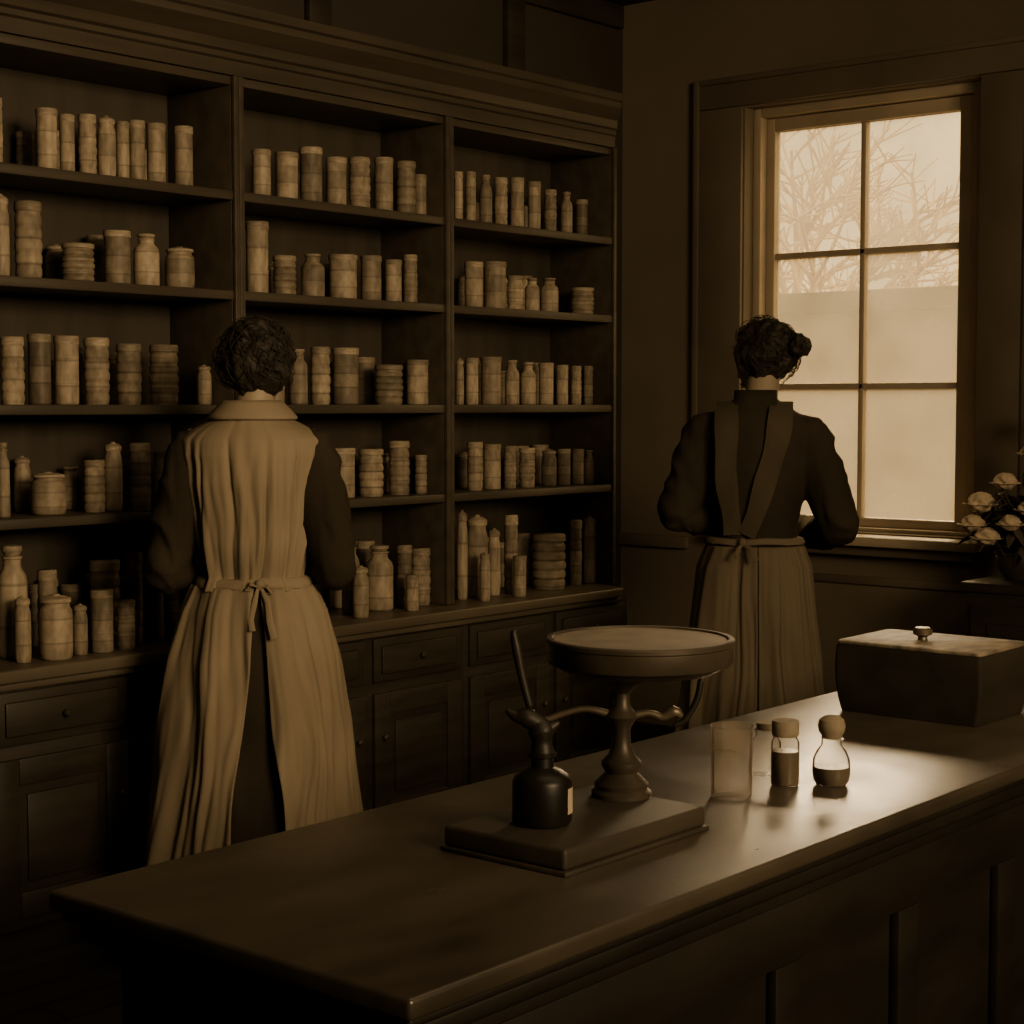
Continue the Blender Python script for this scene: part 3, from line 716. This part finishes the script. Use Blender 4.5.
def sash(ob, kw, mt, z0, x0, tl, bow=True, wd=.014):
    g = G(); R_ = []
    for q in range(7):
        a = rad(180*q/6-90); z = z0+wd*math.sin(a); k = .010+.006*math.cos(a)
        R_.append(ell_ring(ti(z)[0]+k+.012, ti(z)[1]+k+.012, z, 80, lambda th,z_: .004*noise.noise(Vector((math.cos(th)*6,math.sin(th)*6,z_*120)))))
    R_ = [[(p[0],p[1],p[2]+.006*noise.noise(Vector((p[0]*9,p[1]*9,3)))) for p in r] for r in R_]
    R_.append([(p[0]*.92,p[1]*.92,p[2]) for p in R_[-1]]); R_.insert(0,[(p[0]*.92,p[1]*.92,p[2]) for p in R_[0]])
    g.loft(R_, cap=False).obj('waist_sash', mt, **kw)
    yb = -(ti(z0)[1]+.034)
    g = G().ell((x0,yb,z0),(.012,.009,.014),14)
    if bow:
        g.ribbon([(x0-.004,yb-.004,z0-.004),(x0-.024,yb-.006,z0+.004),(x0-.036,yb-.002,z0-.012),(x0-.020,yb,z0-.018)],[(0,-.3,1),(0,-.5,1),(-1,0,.3),(0,-.5,-1)],[.008,.015,.016,.009],.004)
        g.ribbon([(x0+.004,yb-.004,z0-.004),(x0+.020,yb-.006,z0-.002),(x0+.030,yb-.002,z0-.020),(x0+.014,yb,z0-.022)],[(0,-.3,1),(0,-.5,1),(1,0,.3),(0,-.5,-1)],[.008,.014,.015,.009],.004)
    g.ribbon([(x0-.004,yb-.004,z0-.008),(x0-.010,yb-.018,z0-.30*tl),(x0-.018,yb-.038,z0-.65*tl),(x0-.012,yb-.052,z0-.85*tl)],[(0,-1,.3),(.3,-1,.3),(-.3,-1,.3),(.2,-1,.3)],[.008,.014,.016,.016],.003)
    g.ribbon([(x0+.004,yb-.004,z0-.008),(x0+.022,yb-.020,z0-.3*tl),(x0+.030,yb-.042,z0-.65*tl),(x0+.044,yb-.060,z0-tl)],[(0,-1,.3),(-.3,-1,.3),(.3,-1,.3),(-.2,-1,.3)],[.008,.014,.017,.018],.003)
    g.obj('apron_tie', mt, **kw)

# --- woman at the shelves
SK1 = SK0
w1, kw = person("person in pale pleated pinafore over dark dress, facing the shelves", (3.005,3.400,0), rad(-50), 1.0,
    dict(seed=3, yaw=-14, tilt=8, hox=.006, hair=(.096,.104,.100), sleeve=1.0, hold=(0,.335,1.035), skp=SK1,
         arms=[((-.152,-.005,1.340),(-.218,-.045,1.025),(-.085,.245,1.02)),((.152,-.005,1.340),(.216,-.04,1.035),(.085,.245,1.02))],
         buns=[((.01,-.055,1.630),(.05,.05,.032))]))
rz = [.135+.85*i/90 for i in range(91)]
o = apron_grid(rz, SK1, .022, lambda z: (.17, .05+.30*(1-z)*(1 if z < .95 else .6)), 11, lambda z: .009+.050*(1-z)).obj('apron_skirt', M_apron, ang=180, **kw); solid(o)
bz_ = [.975+ (1.425-.975)*i/80 for i in range(81)]
def bod(z):
    a, b_ = ti(z); q = math.exp(-((z-1.08)/.055)**2); sh = math.exp(-((z-1.37)/.045)**2)
    return a+.013+.006*q+.020*sh, b_+.022+.016*q+.006*sh
g = G(); g.loft([ell_ring(*bod(z), z, 320, lambda th,z_: (.0170*fold(th,z_,21,3.0,6.0)+.0010*math.sin(th*40+6*noise.noise(Vector((th*2,z_*5,3)))))*min(1,max(.10,(1.40-z_)*6))) for z in bz_], cap=False)
o = g.obj('pinafore_bodice', M_apron, ang=180, **kw); solid(o)
sash(w1, kw, M_apron, .995, .035, .13)
g = G(); R_ = []
for r0,r1,z in ((.062,.062,1.425),(.064,.064,1.450),(.067,.067,1.460),(.074,.073,1.462),(.084,.080,1.454),(.100,.090,1.438),(.113,.100,1.424),(.117,.103,1.417),(.114,.100,1.412),(.096,.086,1.420)):
    R_.append(ell_ring(r0, r1, z, 72, lambda th,z_: .0015*noise.noise(Vector((math.cos(th)*2,math.sin(th)*2,z_*8))), .0))
g.loft(R_, cap=False).obj('collar', M_apron, ang=180, **kw)

# --- woman at the window
SK2 = [(z,a*.86+(.014 if z > .9 else 0),b_*.88+(.01 if z > .9 else 0)) for z,a,b_ in SK0]
w2, kw = person("person in dark dress and worn apron, head bowed, working at window", (4.622,2.888,0), rad(-60), 1.03,
    dict(seed=9, yaw=38, tilt=20, roll=11, hox=.028, hoy=.018, hair=(.096,.106,.100), sleeve=1.02, hold=(.06,.335,1.02), skp=SK2,
         arms=[((-.150,0,1.335),(-.228,-.03,1.080),(-.035,.24,1.02)),((.155,0,1.325),(.248,-.02,1.045),(.155,.235,.985))],
         buns=[((.030,-.130,1.565),(.034,.034,.034)),((-.005,-.05,1.625),(.055,.05,.03)),((.045,-.085,1.578),(.04,.04,.038))]))
o = apron_grid(rz, SK2, .018, lambda z: (.1, .008+.008*(1-z)), 31, lambda z: .007+.042*(1-z)).obj('apron_skirt', M_apron2, ang=180, **kw); solid(o)
sash(w2, kw, M_apron2, 1.0, -.03, .05, bow=False, wd=.010)
def bk(x, z, s_):
    a, b_ = ti(z); q = math.sqrt(max(0,1-(x/(a+.012))**2)); return Vector((x, s_*((b_+.015)*q+.004), z))
g = G()
for xs_ in ((-.084,-.062,-.006),(.078,-.022,.016)):
    top, bot, bow_ = xs_; pts = []; nn = []; ww = []
    sgn = -1 if top < 0 else 1
    for z in (1.05,1.12,1.2,1.28,1.34,1.37): pts.append(bk(sgn*(abs(top)-.02),z,1)); nn.append((0,1,.1)); ww.append(.06)
    pts.append(Vector((top,.035,1.415))); nn.append((0,.5,1)); pts.append(Vector((top,-.03,1.417))); nn.append((0,-.5,1)); ww += [.066,.07]
    for i in range(14):
        t = i/13; z = 1.385-.365*t; x = top+(bot-top)*t+bow_*math.sin(math.pi*t)+.003*math.sin(t*9)
        pts.append(bk(x,z,-1)+Vector((0,-.002-.002*math.sin(t*10),0))); nn.append((x*2+.12*math.sin(t*9+top*30),-1,.15)); ww.append(.074-.020*t+.004*math.sin(t*13))
    g.ribbon(pts, nn, ww, .003)
g.obj('apron_strap', M_strap, **kw)
g = G(); R_ = [ell_ring(r0, r0*.95, z, 48) for r0,z in ((.058,1.41),(.060,1.45),(.064,1.453),(.067,1.41))]
g.loft(R_, cap=False).obj('collar', M_dress, ang=180, **kw)

# ------------------------------------------------------------------ outside
G().box(5.95,60,-30,40,-.4,-.3).obj('ground', M_ground, **st)
gw = empty('garden_wall', (13.2,6,-.3), "pale rendered garden wall with coping seen through the window", 'wall')
g = G().box(13.0,13.4,-2,14,-.3,2.22)
for y in (1,4.2,8.05,11): g.box(12.9,12.9995,y,y+.35,-.3,2.2,.02)
g.obj('wall_body', M_out, gw)
g = G().box(12.86,13.5,-2,14,2.2205,2.40,.02); g.obj('coping', M_cope, gw)
def tree(loc, h, seed):
    rs = random.Random(seed); g = G()
    def br_(p, d, l, r, n):
        q = p+d*l; mid = p.lerp(q,.5)+Vector((rs.uniform(-.06,.06),)*3)*l
        g.tube([p,mid,q],[r,r*.85,r*.65],6,2)
        if n == 0: return
        for k in range(3 if n > 1 else 5):
            dd = (d+Vector((rs.uniform(-.9,.9),rs.uniform(-.9,.9),rs.uniform(-.5,.5)))).normalized()
            br_(p.lerp(q,rs.uniform(.5,1)), dd, l*rs.uniform(.6,.8), r*.66, n-1)
    br_(Vector(loc), Vector((0,0,1)), h*.33, h*.016, 5)
    g.obj('bare_tree', M_bark, label="bare branching tree standing outside beyond the garden wall", cat='tree', origin=loc, group='trees outside')
tree((17,9.2,-.3),5.5,1); tree((24.5,15.0,-.3),8,2); tree((26,5.9,-.3),7,3); tree((33,19.5,-.3),10,4)

# ------------------------------------------------------------------ world and lights
W = bpy.data.worlds.new('World'); S.world = W; W.use_nodes = True
wn, wl = W.node_tree.nodes, W.node_tree.links
bg = wn['Background']; bg.inputs[0].default_value = (1,.68,.30,1)
tc = wn.new('ShaderNodeTexCoord'); sp = wn.new('ShaderNodeSeparateXYZ'); mr = wn.new('ShaderNodeMapRange')
mr.interpolation_type = 'SMOOTHSTEP'; mr.inputs['From Min'].default_value = .18; mr.inputs['From Max'].default_value = .6
mr.inputs['To Min'].default_value = 2.3; mr.inputs['To Max'].default_value = 5.5
wl.new(tc.outputs['Generated'], sp.inputs[0]); wl.new(sp.outputs[2], mr.inputs['Value']); wl.new(mr.outputs[0], bg.inputs[1])
def area(name, loc, target, size, sizey, power, spread=180, portal=False):
    l = bpy.data.lights.new(name,'AREA'); l.shape = 'RECTANGLE'; l.size = size; l.size_y = sizey; l.energy = power; l.color = (1,.71,.39); l.spread = rad(spread)
    o = bpy.data.objects.new(name,l); COL.objects.link(o); o.location = loc
    o.rotation_euler = (Vector(target)-Vector(loc)).to_track_quat('-Z','Y').to_euler()
    if portal: l.cycles.is_portal = True
    return o
area('window_portal', (5.89,(wy0+wy1)/2,(wz0+wz1)/2), (0,(wy0+wy1)/2,(wz0+wz1)/2), .96, 1.6, 1, portal=True)
area('rear_fill', (1.3,-2.7,2.5), (3.1,3.9,1.85), 1.7, 1.3, 44, 70)  # unseen fill added behind the camera to light shelves and figures
area('ceiling_fill', (2.6,.8,2.98), (4.4,3.0,.6), 2.4, 1.6, 19, 150)  # broad weak fill added under the closed ceiling to lift the blacks
sl = bpy.data.lights.new('hazy_sun','SUN'); sl.energy = 5.5; sl.angle = rad(22); sl.color = (1,.71,.39)
so = bpy.data.objects.new('hazy_sun', sl); COL.objects.link(so); so.location = (12,6.5,4)
so.rotation_euler = Vector((-3.3,-1.55,-.95)).to_track_quat('-Z','Y').to_euler()

# ------------------------------------------------------------------ camera
cam = bpy.data.cameras.new('Camera'); cam.sensor_width = 36; cam.lens = 1730/1024*36
co = bpy.data.objects.new('Camera', cam); COL.objects.link(co); co.location = (0,0,1.45)
co.rotation_euler = (rad(90-3.54),0,rad(-50)); S.camera = co
